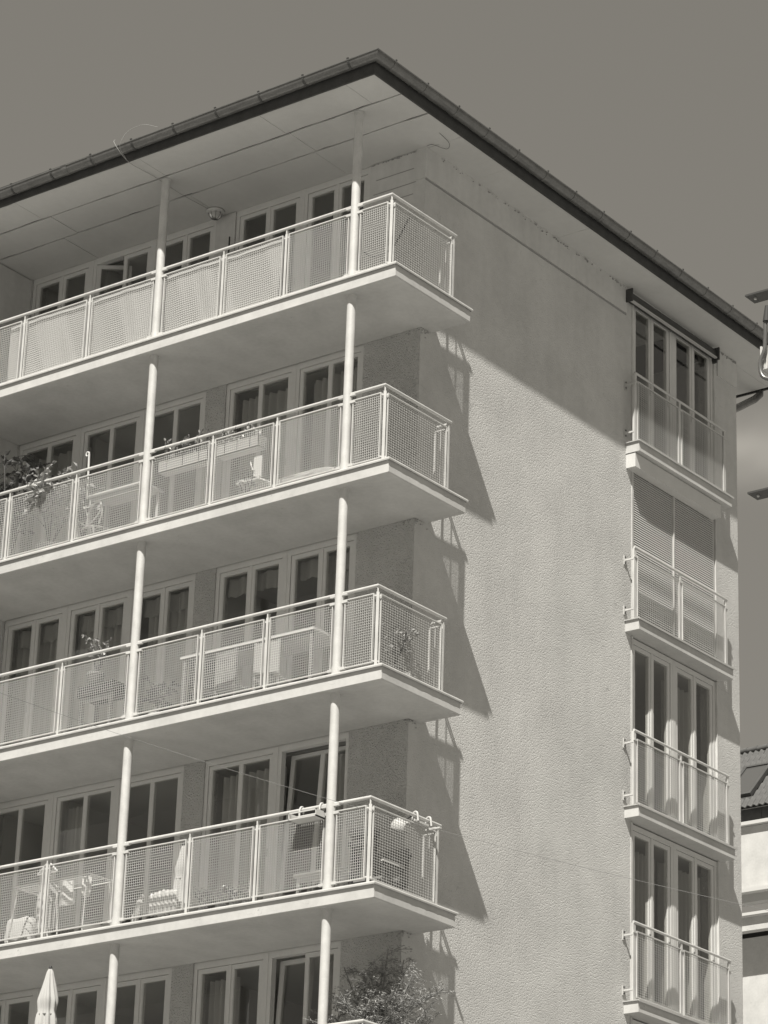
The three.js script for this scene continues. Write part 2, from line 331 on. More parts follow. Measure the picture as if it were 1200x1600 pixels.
for (const k of FLOORS) BAYS.forEach(([a, b], i) => {
  const opt = {};
  if (k === 0 && i === 1) opt.left = o => { o.rotation.y = 0.62; };
  if (k === 3 && i === 4) opt.tilt = 0.075;
  if (k === 4 && i === 4) opt.left = o => { o.rotation.x = -0.06; o.position.z -= 0.012; };
  windowUnit(b - a, (k === 0 ? 2.545 : 2.585), styles[k], a, lvl(k) + 0.012, -0.018, 0, opt);
  if (i === 0 || i === 1 || i === 3) mesh('door_post', [box(b, BAYS[i + 1][0], lvl(k) + 0.012, lvl(k) + (k ? 2.597 : 2.557), -0.12, -0.012)], M.frame, B);
});
for (const k of FLOORS) for (const [a, b] of [[BAYS[0][0], BAYS[2][1]], [BAYS[3][0], BAYS[4][1]]]) mesh('door_lintel', [box(a, b, lvl(k) + (k ? 2.585 : 2.545), lvl(k) + (k ? 2.63 : 2.6), -0.25, -0.024)], M.frame, B);
const sideStyles = ['double', 'double', 'double', 'double', 'double'];
for (const k of FLOORS) {
  const top = k === 0 ? 2.44 : 2.56, mid = -6.445;
  for (const [a, b] of [[WZ0 - 0.03, mid], [mid - 0.02, WZ1 + 0.01]]) windowUnit(a - b, top + 0.02, 'double', -0.03, lvl(k) - 0.02, a, Math.PI / 2, { name: 'french_window' });
  mesh('window_mullion', [box(-0.14, -0.028, lvl(k) - 0.02, lvl(k) + top, mid - 0.02, mid)], M.frame, B);
  mesh('window_jamb', [box(-0.15, 0.012, lvl(k) - 0.035, lvl(k) + top, WZ0 - 0.03, WZ0 + 0.012)], M.paint, B);
  mesh('window_jamb', [box(-0.15, 0.004, lvl(k) - 0.035, lvl(k) + top, WZ1 - 0.01, WZ1 + 0.01)], M.paint, B);
  // projecting sill slab
  const y = lvl(k) - 0.05, z0 = -5.09, z1 = -7.75, JX = 0.235;
  const sill = mesh('sill_slab', [box(-0.05, JX, y - 0.17, y - 0.014, z1 + 0.02, z0 - 0.02)], M.fascia, B);
  mesh('drip_edge', [box(-0.02, JX + 0.034, y - 0.014, y, z1 - 0.006, z0 + 0.006), box(JX + 0.027, JX + 0.034, y - 0.03, y - 0.0145, z1 - 0.006, z0 + 0.006)], M.dripmetal, sill);
  const r = rng(70 + k), sh = new THREE.Shape(); sh.moveTo(-(z0 - 0.02), y - 0.169); sh.lineTo(-(z1 + 0.02), y - 0.169);
  for (let i = 16; i >= 0; i--) sh.lineTo(-(z0 - 0.02) + (z0 - z1 - 0.04) * i / 16, y - 0.105 - 0.022 * r());
  mesh('plaster_skim', [new THREE.ExtrudeGeometry(sh, { depth: 0.007, bevelEnabled: false }).rotateY(Math.PI / 2).translate(JX + 0.0005, 0, 0)], M.fascia, sill);
  // mesh guard rail in front of it
  const X = 0.165, hy = lvl(k) + 1.055, P = [-5.115, -6.355, -7.66];
  const G = mesh('window_guard', [sweep(handrailProfile().map(p => [p[0] * 0.8, p[1] * 0.9]), [[X, P[0] + 0.02, hy], [X, P[2] - 0.02, hy]], 0.7)], M.paint, B);
  P.forEach((z, i) => {
    const w = i ? 0.02 : 0.03;
    mesh('post', [box(X - 0.03, X + 0.005, lvl(k) - 0.05, hy - 0.015, z - w, z + w), box(X + 0.005, X + 0.017, lvl(k) + 0.9, lvl(k) + 0.93, z - 0.035, z + 0.035)], M.paint, G);
  });
  panel(G, X, lvl(k) - 0.005, P[0] - 0.05, P[0] - P[1] - 0.09, 0.945, Math.PI / 2);
  panel(G, X, lvl(k) - 0.005, P[1] - 0.04, P[1] - P[2] - 0.08, 0.945, Math.PI / 2);
  for (const yy of [0.1, 0.88]) { // fixing plates bolted to the wall beside the guard
    const y1 = lvl(k) + yy;
    const pl = mesh('wall_bracket', [box(0.002, 0.016, y1 - 0.07, y1 + 0.07, -5.105, -5.06), box(0.016, X, y1 - 0.012, y1 + 0.012, -5.1, -5.08), box(X - 0.03, X - 0.01, y1 - 0.012, y1 + 0.012, -5.1, -5.085)], M.paint, G);
    mesh('bolt', [bar(V(0.016, y1 + 0.045, -5.082), V(0.028, y1 + 0.045, -5.082), 0.012), bar(V(0.016, y1 - 0.045, -5.082), V(0.028, y1 - 0.045, -5.082), 0.012)], M.darkmetal, G);
  }
}
// roller shutter: closed at the second floor from the top, in two leaves under a box
{
  const y0 = lvl(1), bx = mesh('shutter_box', [box(0.0, 0.165, -0.45, -0.235, -7.53, -5.12)], M.frame, B);
  for (const [a, b] of [[-5.31, -6.415], [-6.455, -7.6]]) {
    const sl = [], n = 66;
    for (let i = 0; i < n; i++) { const y = y0 + (2.36 + 0.02) * i / n - 0.02, h = 2.38 / n;
      const g = box(-0.012, 0, 0, h * 0.75, b, a), p = g.attributes.position; // each slat leans out at its foot
      for (let q = 0; q < p.count; q++) if (p.getY(q) < h * 0.3) p.setX(q, p.getX(q) + 0.011);
      g.computeVertexNormals(); sl.push(g.translate(-0.015, y, 0)); }
    mesh('shutter_backing', [box(-0.028, -0.0275, y0, y0 + 2.35, b, a)], M.dark, bx);
    mesh('shutter_slats', sl, M.shutter, bx).userData.kind = 'stuff';
  }
  mesh('shutter_guide', [box(-0.035, 0.012, y0, y0 + 2.35, -6.453, -6.417)], M.paint, bx);
}
// awning cassette over the top window
{
  const c = mesh('awning_cassette', [sweep([[0.005, 2.29], [0.075, 2.28], [0.095, 2.30], [0.095, 2.37], [0.075, 2.43], [0.005, 2.44]], [[0, -5.09], [0, -7.56]])], M.darkmetal, B);
  mesh('front_bar', [box(0.075, 0.12, 2.262, 2.284, -7.54, -5.11)], M.dripmetal, c);
  mesh('end_bracket', [box(0.003, 0.14, 2.25, 2.46, -7.585, -7.562), box(0.003, 0.14, 2.25, 2.46, -5.088, -5.066), box(0.02, 0.1, 2.2, 2.25, -7.58, -7.55)], M.darkmetal, c);
}

// ------------------------------------------------------------------ roof: soffit boards, fascia, gutter
const roof = new THREE.Group(); roof.name = 'roof'; roof.rotation.x = -0.010; B.add(roof);
const EX = 0.605, EZ = 2.02, ER = -9.35, YS = 2.575;
{
  const r = rng(90), gap = 0.007, strips = [
    { z: [1.40, 2.005], x: [-9, -8.3, -6.0, -3.6, -1.4, 0.1, 0.59] },
    { z: [0.79, 1.385], x: [-9, -8.0, -5.85, -3.62, -1.35, 0.59] },
    { z: [0.0, 0.775], x: [-9, -8.4, -6.15, -3.7, -1.4, 0.2, 0.59] }];
  for (const s of strips) for (let i = 0; i < s.x.length - 1; i++) {
    const dy = (r() - 0.5) * 0.008, x0 = s.x[i] + gap * 0.5, x1 = s.x[i + 1] - gap * 0.3, z0 = s.z[0] + gap * 0.4, z1 = s.z[1] - gap * 0.3;
    const g = new THREE.BoxGeometry(x1 - x0, 0.02, z1 - z0, Math.ceil((x1 - x0) / 0.16), 1, 1).translate((x0 + x1) / 2, YS + 0.01, (z0 + z1) / 2);
    const p = g.attributes.position;
    for (let q = 0; q < p.count; q++) { const x = p.getX(q), front = p.getZ(q) > (z0 + z1) / 2; p.setY(q, p.getY(q) + dy); // worn, wavering edges
      const wob = Math.max(0, stain2(x * 2.3 + s.z[0] * 9, front ? 0.3 : 5.3)) * 0.02 + Math.max(0, stain3(x * 9 + 3, s.z[0] * 11)) * 0.006;
      p.setZ(q, p.getZ(q) + (front ? -wob : wob)); }
    mesh('soffit_panel', [g], M.soffit, roof);
  }
  const zc = [-0.006, -1.1, -3.2, -5.5, -7.7, -9.3];
  for (let i = 0; i < zc.length - 1; i++) { const dy = (r() - 0.5) * 0.004; mesh('soffit_panel', [box(-0.02, 0.59, YS + dy, YS + 0.02 + dy, zc[i + 1] + 0.002, zc[i])], M.soffit, roof); }
  mesh('soffit_panel', [box(-9, -0.024, YS, YS + 0.02, -9.3, -D + 0.02)], M.soffit, roof);
  mesh('soffit_backing', [box(-9, 0.6, YS + 0.045, YS + 0.06, -9.33, 2.015)], M.dark, roof);
  mesh('fascia_board', [sweep([[0, 2.566], [0.028, 2.566], [0.028, 2.76], [0, 2.76]], [[-9, EZ - 0.012], [EX - 0.012, EZ - 0.012], [EX - 0.012, ER], [-9, ER]])], M.darkwood, roof);
  // half-round gutter
  const R0 = 0.088, R1 = 0.080, pr = [];
  for (let i = 0; i <= 12; i++) { const a = Math.PI + Math.PI * i / 12; pr.push([Math.cos(a) * R0, Math.sin(a) * R0]); }
  for (let i = 0; i <= 6; i++) { const a = -Math.PI / 2 + Math.PI * 2 * i / 6; pr.push([R0 + 0.003 + Math.cos(a) * 0.011, 0.006 + Math.sin(a) * 0.011]); }
  for (let i = 12; i >= 0; i--) { const a = Math.PI + Math.PI * i / 12; pr.push([Math.cos(a) * R1, Math.sin(a) * R1]); }
  const gx = EX + 0.11, gz = EZ + 0.11, gy = 2.785, slope = x => gy - 0.0105 * (gx - x);
  const path = [[-9, gz, slope(-9)], [gx, gz, gy], [gx, ER - 0.12, gy - 0.035], [-9, ER - 0.12, gy - 0.1]];
  const gut = mesh('gutter', [sweep(pr, path, 0.5)], M.zinc, roof);
  const ring = () => { const p = []; for (let i = 0; i <= 12; i++) { const a = Math.PI + Math.PI * i / 12; p.push([Math.cos(a) * (R0 + 0.006), Math.sin(a) * (R0 + 0.006)]); } p.push([R0 + 0.018, 0.035], [R0 + 0.0, 0.035], [R0, 0]); for (let i = 12; i >= 0; i--) { const a = Math.PI + Math.PI * i / 12; p.push([Math.cos(a) * R0 * 0.99, Math.sin(a) * R0 * 0.99]); } return p; };
  for (let i = 0; i < 12; i++) { const x = 0.3 - 0.772 * i; mesh('gutter_bracket', [sweep(ring(), [[x - 0.016, gz, slope(x)], [x + 0.016, gz, slope(x)]])], M.darkmetal, gut); }
  for (let i = 0; i < 16; i++) { const z = 1.82 - 0.722 * i; if (z < ER) break; mesh('gutter_bracket', [sweep(ring(), [[gx, z + 0.016, gy - 0.003 * (2 - z)], [gx, z - 0.016, gy - 0.003 * (2 - z)]])], M.zinc, gut); }
  for (const x of [-4.85, -4.35]) mesh('gutter_joint', [sweep(ring().map(([a, b]) => [a * 0.985, Math.min(b, 0.01) * 0.985]), [[x - 0.05, gz, slope(x)], [x + 0.05, gz, slope(x)]])], M.zinc, gut);
  // low hipped roof sheet
  const e = 0.06, z0 = EZ + e, z1 = ER - e, x1 = EX + e, zm = (z0 + z1) / 2, ym = 4.1;
  const pts = [V(-9, 2.77, z0), V(x1, 2.77, z0), V(x1, 2.77, z1), V(-9, 2.77, z1), V(-9, 2.86, z0), V(x1, 2.86, z0), V(x1, 2.86, z1), V(-9, 2.86, z1), V(-9, ym, zm), V(x1 - 5.5, ym, zm)];
  mesh('roof_covering', [new ConvexGeometry(pts)], M.darkmetal, roof);
}
// swan-neck downpipe at the back corner
mesh('downpipe', [tube([V(-0.22, 2.62, -9.42), V(-0.22, 2.45, -9.42), V(-0.23, 2.36, -9.36), V(-0.25, 2.25, -9.2), V(-0.2, 1.93, -8.7), V(-0.16, 1.78, -8.46), V(-0.16, 1.6, -8.39), V(-0.16, 0, -8.38), V(-0.16, -20, -8.38)], 0.062, 120, 14)], M.zinc, B);
// ceiling lamp under the top soffit with its cable looped over the gutter
{
  const L = thing('outdoor_lamp', 'round glass bulkhead lamp fixed under the roof soffit above the top balcony', 'lamp');
  L.position.set(-3.69, 2.578, 0.17);
  mesh('base_plate', [lathe([[0, 0], [0.135, 0], [0.135, -0.02], [0.1, -0.035], [0, -0.035]], 28)], M.paint, L);
  mesh('lamp_shade', [toCreasedNormals(plain(lathe([[0.085, -0.03], [0.092, -0.06], [0.08, -0.1], [0.05, -0.125], [0, -0.132]], 28)), 0.8)], M.bulb, L);
  const cage = []; for (let i = 0; i < 4; i++) { const a = i * Math.PI / 4, p = []; for (let j = 0; j <= 8; j++) { const t = -Math.PI / 2 + Math.PI * j / 8; p.push(V(Math.cos(a) * Math.sin(t) * 0.1, -0.035 - Math.cos(t) * 0.105, Math.sin(a) * Math.sin(t) * 0.1)); } cage.push(tube(p, 0.004, 14, 5)); }
  mesh('wire_cage', cage, M.darkmetal, L);
  solo('lamp_cable', [tube([V(-3.72, 2.57, 0.22), V(-3.74, 2.555, 0.9), V(-3.735, 2.57, 1.5), V(-3.74, 2.565, 2.04), V(-3.75, 2.66, 2.235), V(-3.84, 2.82, 2.25), V(-3.86, 2.87, 2.2)], 0.004, 60, 6),
    tube([V(-3.74, 2.568, 2.06), V(-3.72, 2.70, 2.245), V(-3.6, 2.90, 2.24), V(-3.35, 2.955, 2.2), V(-3.1, 2.86, 2.16)], 0.003, 40, 6)], M.clothGrey, 'thin grey cable along the soffit looped over the front gutter', 'cable');
  solo('soffit_wire', [tube([V(0.03, 2.575, 0.03), V(0.12, 2.568, 0.04), V(0.25, 2.545, -0.15), V(0.36, 2.55, -0.05), V(0.4, 2.575, 0.25)], 0.003, 30, 5)], M.dark, 'short loose wire hanging under the soffit at the wall corner', 'wire');
}

// ------------------------------------------------------------------ curtains behind the glass
function curtainGeo(w, h, folds, seed, depth = 0.035) {
  const g = new THREE.PlaneGeometry(w, h, Math.ceil(folds * 8), 3), p = g.attributes.position, r = rng(seed), ph = r() * 6;
  for (let i = 0; i < p.count; i++) { const x = p.getX(i), y = p.getY(i); p.setZ(i, Math.sin(x / w * folds * Math.PI * 2 + ph + Math.sin(x * 7 + ph) * 0.8) * depth * (1 + 0.2 * Math.sin(y * 2)) + Math.sin(x * 3 + ph) * 0.02); }
  g.computeVertexNormals(); return toCreasedNormals(plain(g), 1.2);
}
const DOORNAME = ['leftmost', 'second', 'third', 'fourth', 'rightmost'];
[[1, 0, .15, 1.05, 7], [1, 3, .1, 1.15, 9], [1, 4, .1, 1.1, 9], [2, 0, .1, 1.1, 9], [2, 1, .1, 1.1, 9], [2, 2, .1, 1.05, 9], [2, 4, .5, .6, 6], [3, 1, .1, .35, 4], [3, 3, .1, 1.1, 9], [3, 4, .65, .5, 5], [4, 3, .1, .5, 5], [4, 4, .8, .3, 4]].forEach(([k, i, off, w, f], n) => {
  const m = solo('curtain', [curtainGeo(w, 2.3, f, 200 + n).translate(BAYS[i][0] + off + w / 2, lvl(k) + 1.25, -0.26)], M.curtain, `pale net curtain inside the ${DOORNAME[i]} glass door of the ${FLOORNAME[k]}${k && k < 4 ? ' highest' : ''} balcony`, 'curtain');
});
[[2, 0], [2, 1], [2, 2], [2, 3], [2, 4]].forEach(([k, i], n) => {   // scalloped short valances
  const w = BAYS[i][1] - BAYS[i][0] - 0.2, g = new THREE.PlaneGeometry(w, 0.3, 60, 2), p = g.attributes.position;
  for (let q = 0; q < p.count; q++) { const x = p.getX(q); if (p.getY(q) < -0.1) p.setY(q, -0.1 - 0.02 * Math.abs(Math.sin(x * 26 + n))); p.setZ(q, 0.025 * Math.sin(x * 28 + n)); }
  g.computeVertexNormals();
  solo('valance', [g.translate((BAYS[i][0] + BAYS[i][1]) / 2, lvl(k) + 2.31, -0.2)], M.clothGrey, `scalloped valance across the top of the ${DOORNAME[i]} glass door of the third highest balcony`, 'curtain valance');
});
[[2, -5.4, -5.75, 4, 'left half'], [2, -6.55, -7.5, 8, 'right half'], [3, -5.75, -6.4, 6, 'left half'], [3, -6.5, -7.55, 9, 'right half']].forEach(([k, a, b, f, side], n) => {
  solo('curtain', [curtainGeo(a - b, 2.25, f, 300 + n).rotateY(Math.PI / 2).translate(-0.3, lvl(k) + 1.2, (a + b) / 2)], M.curtain, `pale curtain behind the ${side} of the ${FLOORNAME[k]} highest side window`, 'curtain');
});

// ------------------------------------------------------------------ plants
function leaves(count, place, size, seed, droop = 0.4, w = 0.45) { // folded leaf blades scattered by place(r) -> [point, outward]
  const r = rng(seed), v = [];
  const up = V(0, 1, 0), d = V(), s = V(), n = V();
  for (let i = 0; i < count; i++) {
    const [p, out] = place(r), L = size * (0.6 + 0.8 * r());
    d.copy(out).add(V(r() - 0.5, r() - 0.5 - droop * 0.5, r() - 0.5).multiplyScalar(1.3)).normalize();
    s.crossVectors(d, up); if (s.lengthSq() < 1e-3) s.set(1, 0, 0); s.normalize().applyAxisAngle(d, (r() - 0.5) * 2.4);
    n.crossVectors(s, d).normalize();
    const W = L * w * 0.5, fold = W * 0.4;
    const a = p.clone(), t = p.clone().addScaledVector(d, L).addScaledVector(n, -L * 0.12 * droop), m = p.clone().addScaledVector(d, L * 0.45);
    const l = m.clone().addScaledVector(s, W).addScaledVector(n, fold), q = m.clone().addScaledVector(s, -W).addScaledVector(n, fold);
    for (const [x, y, z] of [[a, l, m], [l, t, m], [a, m, q], [m, t, q]]) v.push(x.x, x.y, x.z, y.x, y.y, y.z, z.x, z.y, z.z);
  }
  const g = new THREE.BufferGeometry(); g.setAttribute('position', new THREE.Float32BufferAttribute(v, 3)); g.computeVertexNormals(); return g;
}
// a bush grown as branching stems, leaves along the outer twigs
function grow(root, height, spread, nMain, seed, opt = {}) {
  const r = rng(seed), twigs = [], stems = [];
  for (let i = 0; i < nMain; i++) {
    const a = i / nMain * 6.283 + r(), lean = spread * (0.35 + 0.65 * r()), h = height * (0.62 + 0.38 * r());
    const tip = V(root.x + Math.cos(a) * lean * (opt.sx || 1), root.y + h, root.z + Math.sin(a) * lean * (opt.sz || 1));
    const mid = root.clone().lerp(tip, 0.5).add(V((r() - 0.5) * 0.1, height * 0.08, (r() - 0.5) * 0.1));
    const c = new THREE.CatmullRomCurve3([root, mid, tip]); stems.push(new THREE.TubeGeometry(c, 8, opt.rad || 0.006, 5)); twigs.push([c, 0.35]);
    for (let j = 0; j < (opt.sub || 5); j++) {
      const p = c.getPoint(0.25 + 0.7 * r()), b = r() * 6.283, l = spread * (0.25 + 0.5 * r());
      const q = p.clone().add(V(Math.cos(b) * l * (opt.sx || 1), l * (0.1 + 0.8 * r()), Math.sin(b) * l * (opt.sz || 1)));
      const cc = new THREE.CatmullRomCurve3([p, p.clone().lerp(q, 0.5).add(V(0, l * 0.12, 0)), q]);
      stems.push(new THREE.TubeGeometry(cc, 5, (opt.rad || 0.006) * 0.5, 4)); twigs.push([cc, 0.1]);
    }
  }
  const place = rr => { const [c, t0] = twigs[Math.floor(rr() * twigs.length)], t = t0 + (1 - t0) * rr(), p = c.getPoint(t), d = c.getTangent(t); return [p.add(V(rr() - 0.5, rr() - 0.5, rr() - 0.5).multiplyScalar(opt.jit || 0.02)), d]; };
  return { stems, place };
}
function potGeo(x, y, z, r, h) { return lathe([[0, 0], [r * 0.72, 0], [r * 0.95, h * 0.86], [r, h * 0.86], [r, h], [r * 0.86, h], [r * 0.84, h * 0.85], [0, h * 0.85]], 20).translate(x, y, z); }
function pottedPlant(o) { // {x,y,z, pot:[r,h], h, spread, n, leaf, size, count, mat, label}
  const t = thing(o.name || 'potted_plant', o.label, o.category || 'plant', o.group);
  if (o.pot) mesh('pot', [potGeo(o.x, o.y, o.z, o.pot[0], o.pot[1])], o.potMat || M.terracotta, t);
  const b = grow(V(o.x, o.y + (o.pot ? o.pot[1] * 0.85 : 0), o.z), o.h, o.spread, o.n || 6, o.seed, o);
  mesh('stem', b.stems, o.stemMat || M.leafDark, t);
  mesh('foliage', [leaves(o.count, b.place, o.size, o.seed + 1, o.droop ?? 0.4, o.w || 0.45)], o.mat || M.leaf, t).userData.kind = 'stuff';
  if (o.pale) mesh('blossom', [leaves(o.pale, b.place, o.size * 0.8, o.seed + 2, 0, 0.8)], M.flower, t).userData.kind = 'stuff';
  return t;
}
const y1 = lvl(1), y2 = lvl(2), y3 = lvl(3), y4 = lvl(4);
pottedPlant({ x: -6.75, y: y1, z: 0.75, pot: [0.2, 0.36], h: 1.75, spread: 0.5, n: 9, sub: 8, count: 800, size: 0.1, w: 0.6, mat: M.leafDark, seed: 401, rad: 0.009, jit: 0.05, label: 'tall dark leafy shrub at the left end of the second highest balcony', category: 'shrub' });
pottedPlant({ x: -5.75, y: y1, z: 0.95, pot: [0.19, 0.3], h: 1.25, spread: 0.5, n: 8, sub: 7, count: 900, size: 0.085, w: 0.62, mat: M.leafPale, seed: 411, rad: 0.008, jit: 0.05, label: 'pale broad leaved potted plant rising over the rail left of the hooked pole', category: 'plant' });
pottedPlant({ x: -5.15, y: y1, z: 0.9, pot: [0.15, 0.26], h: 1.15, spread: 0.26, n: 6, sub: 5, count: 220, size: 0.1, w: 0.6, mat: M.leafPale, seed: 421, rad: 0.007, label: 'smaller pale leaved potted plant just behind the white hooked pole', category: 'plant' });
pottedPlant({ x: -4.82, y: y2 + 0.86, z: 0.8, pot: [0.13, 0.2], h: 0.5, spread: 0.26, n: 7, sub: 5, count: 260, size: 0.05, w: 0.7, mat: M.leafPale, seed: 431, pale: 40, label: 'small leaved potted plant with pale flowers on the dark side table', category: 'plant' });
pottedPlant({ x: -3.62, y: y2, z: 0.8, pot: [0.14, 0.26], potMat: M.white, h: 0.55, spread: 0.2, n: 6, sub: 4, count: 130, size: 0.1, w: 0.5, mat: M.leafDark, seed: 441, label: 'dark leaved plant in a pale pot beside the left column, third highest balcony', category: 'plant' });
for (const [i, x] of [-2.35, -2.05, -1.83, -1.62].entries())
  pottedPlant({ x, y: y3, z: 1.12, pot: [0.085, 0.15], h: 0.26, spread: 0.13, n: 6, sub: 3, count: 90, size: 0.06, w: 0.5, mat: i % 2 ? M.leafPale : M.leaf, seed: 451 + i * 10, pale: i === 2 ? 20 : 0, rad: 0.003, group: 'small pots along the rail of the fourth highest balcony',
    label: `small potted plant low behind the fourth highest mesh, ${['leftmost', 'second', 'third', 'rightmost'][i]} of four in a row` });
pottedPlant({ x: -2.15, y: y1 + 0.0, z: 0.95, pot: [0.12, 0.2], h: 0.5, spread: 0.15, n: 5, sub: 3, count: 80, size: 0.07, mat: M.leafPale, seed: 501, potMat: M.white, label: 'small plant in a white pot on the floor beside the folded metal chair' });
// flower boxes hooked on the second balcony's rail
[[-3.5, -2.62, 'left', 230, 0.34, 511, 40], [-2.46, -1.72, 'right', 120, 0.2, 521, 60]].forEach(([a, b, side, n, h, seed, pale]) => {
  const t = thing('flower_box', side === 'left' ? 'white planter box with wispy flowers hung inside the rail beside the left column' : 'white planter box with small pale blooms hung inside the second highest rail', 'planter', 'flower boxes on the second highest balcony rail');
  const y = y1 + 0.80, z0 = 1.08, z1 = 1.25;
  mesh('trough', [box(a, b, y, y + 0.012, z0, z1), box(a, b, y, y + 0.17, z0, z0 + 0.01), box(a, b, y, y + 0.17, z1 - 0.01, z1), box(a, a + 0.01, y, y + 0.17, z0, z1), box(b - 0.01, b, y, y + 0.17, z0, z1)], M.white, t);
  mesh('soil', [box(a + 0.012, b - 0.012, y + 0.1, y + 0.14, z0 + 0.012, z1 - 0.012)], M.dark, t);
  const hooks = []; for (const x of [a + 0.15, (a + b) / 2, b - 0.15]) hooks.push(tube([V(x, y + 0.02, z1 + 0.004), V(x, y + 0.3, z1 + 0.01), V(x, y1 + 1.18, RZ), V(x, y1 + 1.1, RZ + 0.032)], 0.005, 16, 5));
  mesh('hook', hooks, M.dark, t);
  const r0 = rng(seed), curves = []; for (let i = 0; i < 26; i++) { const x = a + 0.05 + (b - a - 0.1) * r0(), p = V(x, y + 0.12, (z0 + z1) / 2), q = V(x + (r0() - 0.5) * 0.16, y + 0.2 + h * r0(), (z0 + z1) / 2 + (r0() - 0.5) * 0.14); curves.push(new THREE.CatmullRomCurve3([p, p.clone().lerp(q, 0.5), q])); }
  mesh('stem', curves.map(c => new THREE.TubeGeometry(c, 4, 0.003, 4)), M.leafDark, t);
  const place = r => { const c = curves[Math.floor(r() * curves.length)], u = 0.2 + 0.8 * r(); return [c.getPoint(u).add(V(r() - 0.5, r() - 0.5, r() - 0.5).multiplyScalar(0.03)), c.getTangent(u)]; };
  mesh('foliage', [leaves(n * 2, place, 0.05, seed + 1, 0.3, 0.45)], side === 'left' ? M.leaf : M.leafPale, t).userData.kind = 'stuff';
  mesh('blossom', [leaves(pale, place, 0.055, seed + 2, 0, 0.9)], M.flower, t).userData.kind = 'stuff';
});
// olive tree in a tub on the lowest balcony
{
  const t = thing('olive_tree', 'fine leaved olive tree rising over the corner rail of the lowest balcony', 'tree');
  const root = V(0.16, y4 + 0.5, 0.62);
  mesh('pot', [potGeo(0.16, y4, 0.62, 0.24, 0.42)], M.terracotta, t);
  mesh('trunk', [tube([V(0.16, y4 + 0.3, 0.62), V(0.14, y4 + 0.6, 0.6), V(0.18, y4 + 0.9, 0.63)], 0.032, 14, 9)], M.twig, t);
  const st = [], curves = [], r = rng(601);
  const ends = [[0.25, 2.2, 0.6], [0.42, 2.05, 0.5], [-0.1, 1.95, 0.62], [-0.35, 2.02, 0.7], [-0.55, 1.7, 0.6], [-0.62, 1.45, 0.5], [0.6, 1.85, 0.55], [0.85, 1.55, 0.62], [1.08, 1.62, 0.55], [0.98, 1.35, 0.7], [-0.3, 1.55, 0.3], [0.3, 1.75, 0.2], [0.5, 1.5, 0.95], [-0.15, 1.6, 1.0], [0.15, 1.9, 0.85], [-0.6, 1.25, 0.75], [0.75, 1.2, 0.4], [0.1, 2.08, 0.5]];
  for (const [x, h, z] of ends) {
    const a = V(0.16, y4 + 0.72 + r() * 0.3, 0.62), b = V(x, y4 + h, z), m = a.clone().lerp(b, 0.45).add(V((r() - 0.5) * 0.12, 0.08, (r() - 0.5) * 0.12));
    const c = new THREE.CatmullRomCurve3([a, m, b]); curves.push([c, 0.45]); st.push(new THREE.TubeGeometry(c, 10, 0.008, 5));
    for (let j = 0; j < 20; j++) {
      const p = c.getPoint(0.3 + 0.68 * r()), l = 0.12 + 0.22 * r(), an = r() * 6.28, q = p.clone().add(V(Math.cos(an) * l, l * (r() * 1.1 - 0.25), Math.sin(an) * l));
      const cc = new THREE.CatmullRomCurve3([p, p.clone().lerp(q, 0.5).add(V(0, 0.03, 0)), q]); curves.push([cc, 0.1]); st.push(new THREE.TubeGeometry(cc, 4, 0.0035, 4));
    }
  }
  mesh('branch', st, M.twig, t);
  const place = rr => { const [c, t0] = curves[Math.floor(rr() * curves.length)], u = t0 + (1 - t0) * rr(); return [c.getPoint(u).add(V(rr() - 0.5, rr() - 0.5, rr() - 0.5).multiplyScalar(0.07)), c.getTangent(u)]; };
  mesh('crown', [leaves(7000, place, 0.038, 602, 0.2, 0.3)], M.olive, t).userData.kind = 'stuff';
  mesh('crown', [leaves(5200, place, 0.038, 603, 0.2, 0.3)], M.leafPale, t).userData.kind = 'stuff';
}

// ------------------------------------------------------------------ things on the balconies
// top balcony: cloth screens tied behind the mesh
function screenGeo(a, b, y0, y1, seed) {
  const g = new THREE.PlaneGeometry(b - a, y1 - y0, 60, 8), p = g.attributes.position, r = rng(seed), ph = r() * 6;
  for (let i = 0; i < p.count; i++) { const x = p.getX(i), y = p.getY(i); p.setZ(i, 0.005 * Math.sin(x * 4 + ph + y * 2) + 0.002 * Math.sin(x * 15 + y * 3)); p.setX(i, x + (y < 0 ? 0.04 * y * Math.sign(x) : 0)); }
  g.computeVertexNormals(); return toCreasedNormals(plain(g.translate((a + b) / 2, (y0 + y1) / 2, 1.235)), 1.2);
}
solo('privacy_screen', [screenGeo(-6.6, -3.77, 0.1, 1.05, 701)], M.cloth, 'white cloth screen behind the top balcony railing, left of the left column', 'privacy screen');
solo('privacy_screen', [screenGeo(-3.58, -1.5, 0.1, 1.05, 702)], M.cloth, 'white cloth screen behind the top balcony railing, between the two columns', 'privacy screen');
solo('wall_stick', [bar(V(-3.45, 2.12, 0.1), V(-3.455, 1.6, 0.1), 0.012)], M.dark, 'short dark rod standing against the wall between the top balcony doors', 'rod');
solo('hanging_cable', [tube([V(-0.4, 0.72, 0.8), V(-0.28, 0.62, 0.8), V(-0.16, 0.59, 0.8), V(-0.02, 0.6, 0.8), V(0.1, 0.66, 0.8), V(0.2, 1.15, 0.6)], 0.012, 30, 6)], M.dark, 'dark cable sagging behind the corner mesh of the top balcony', 'cable');
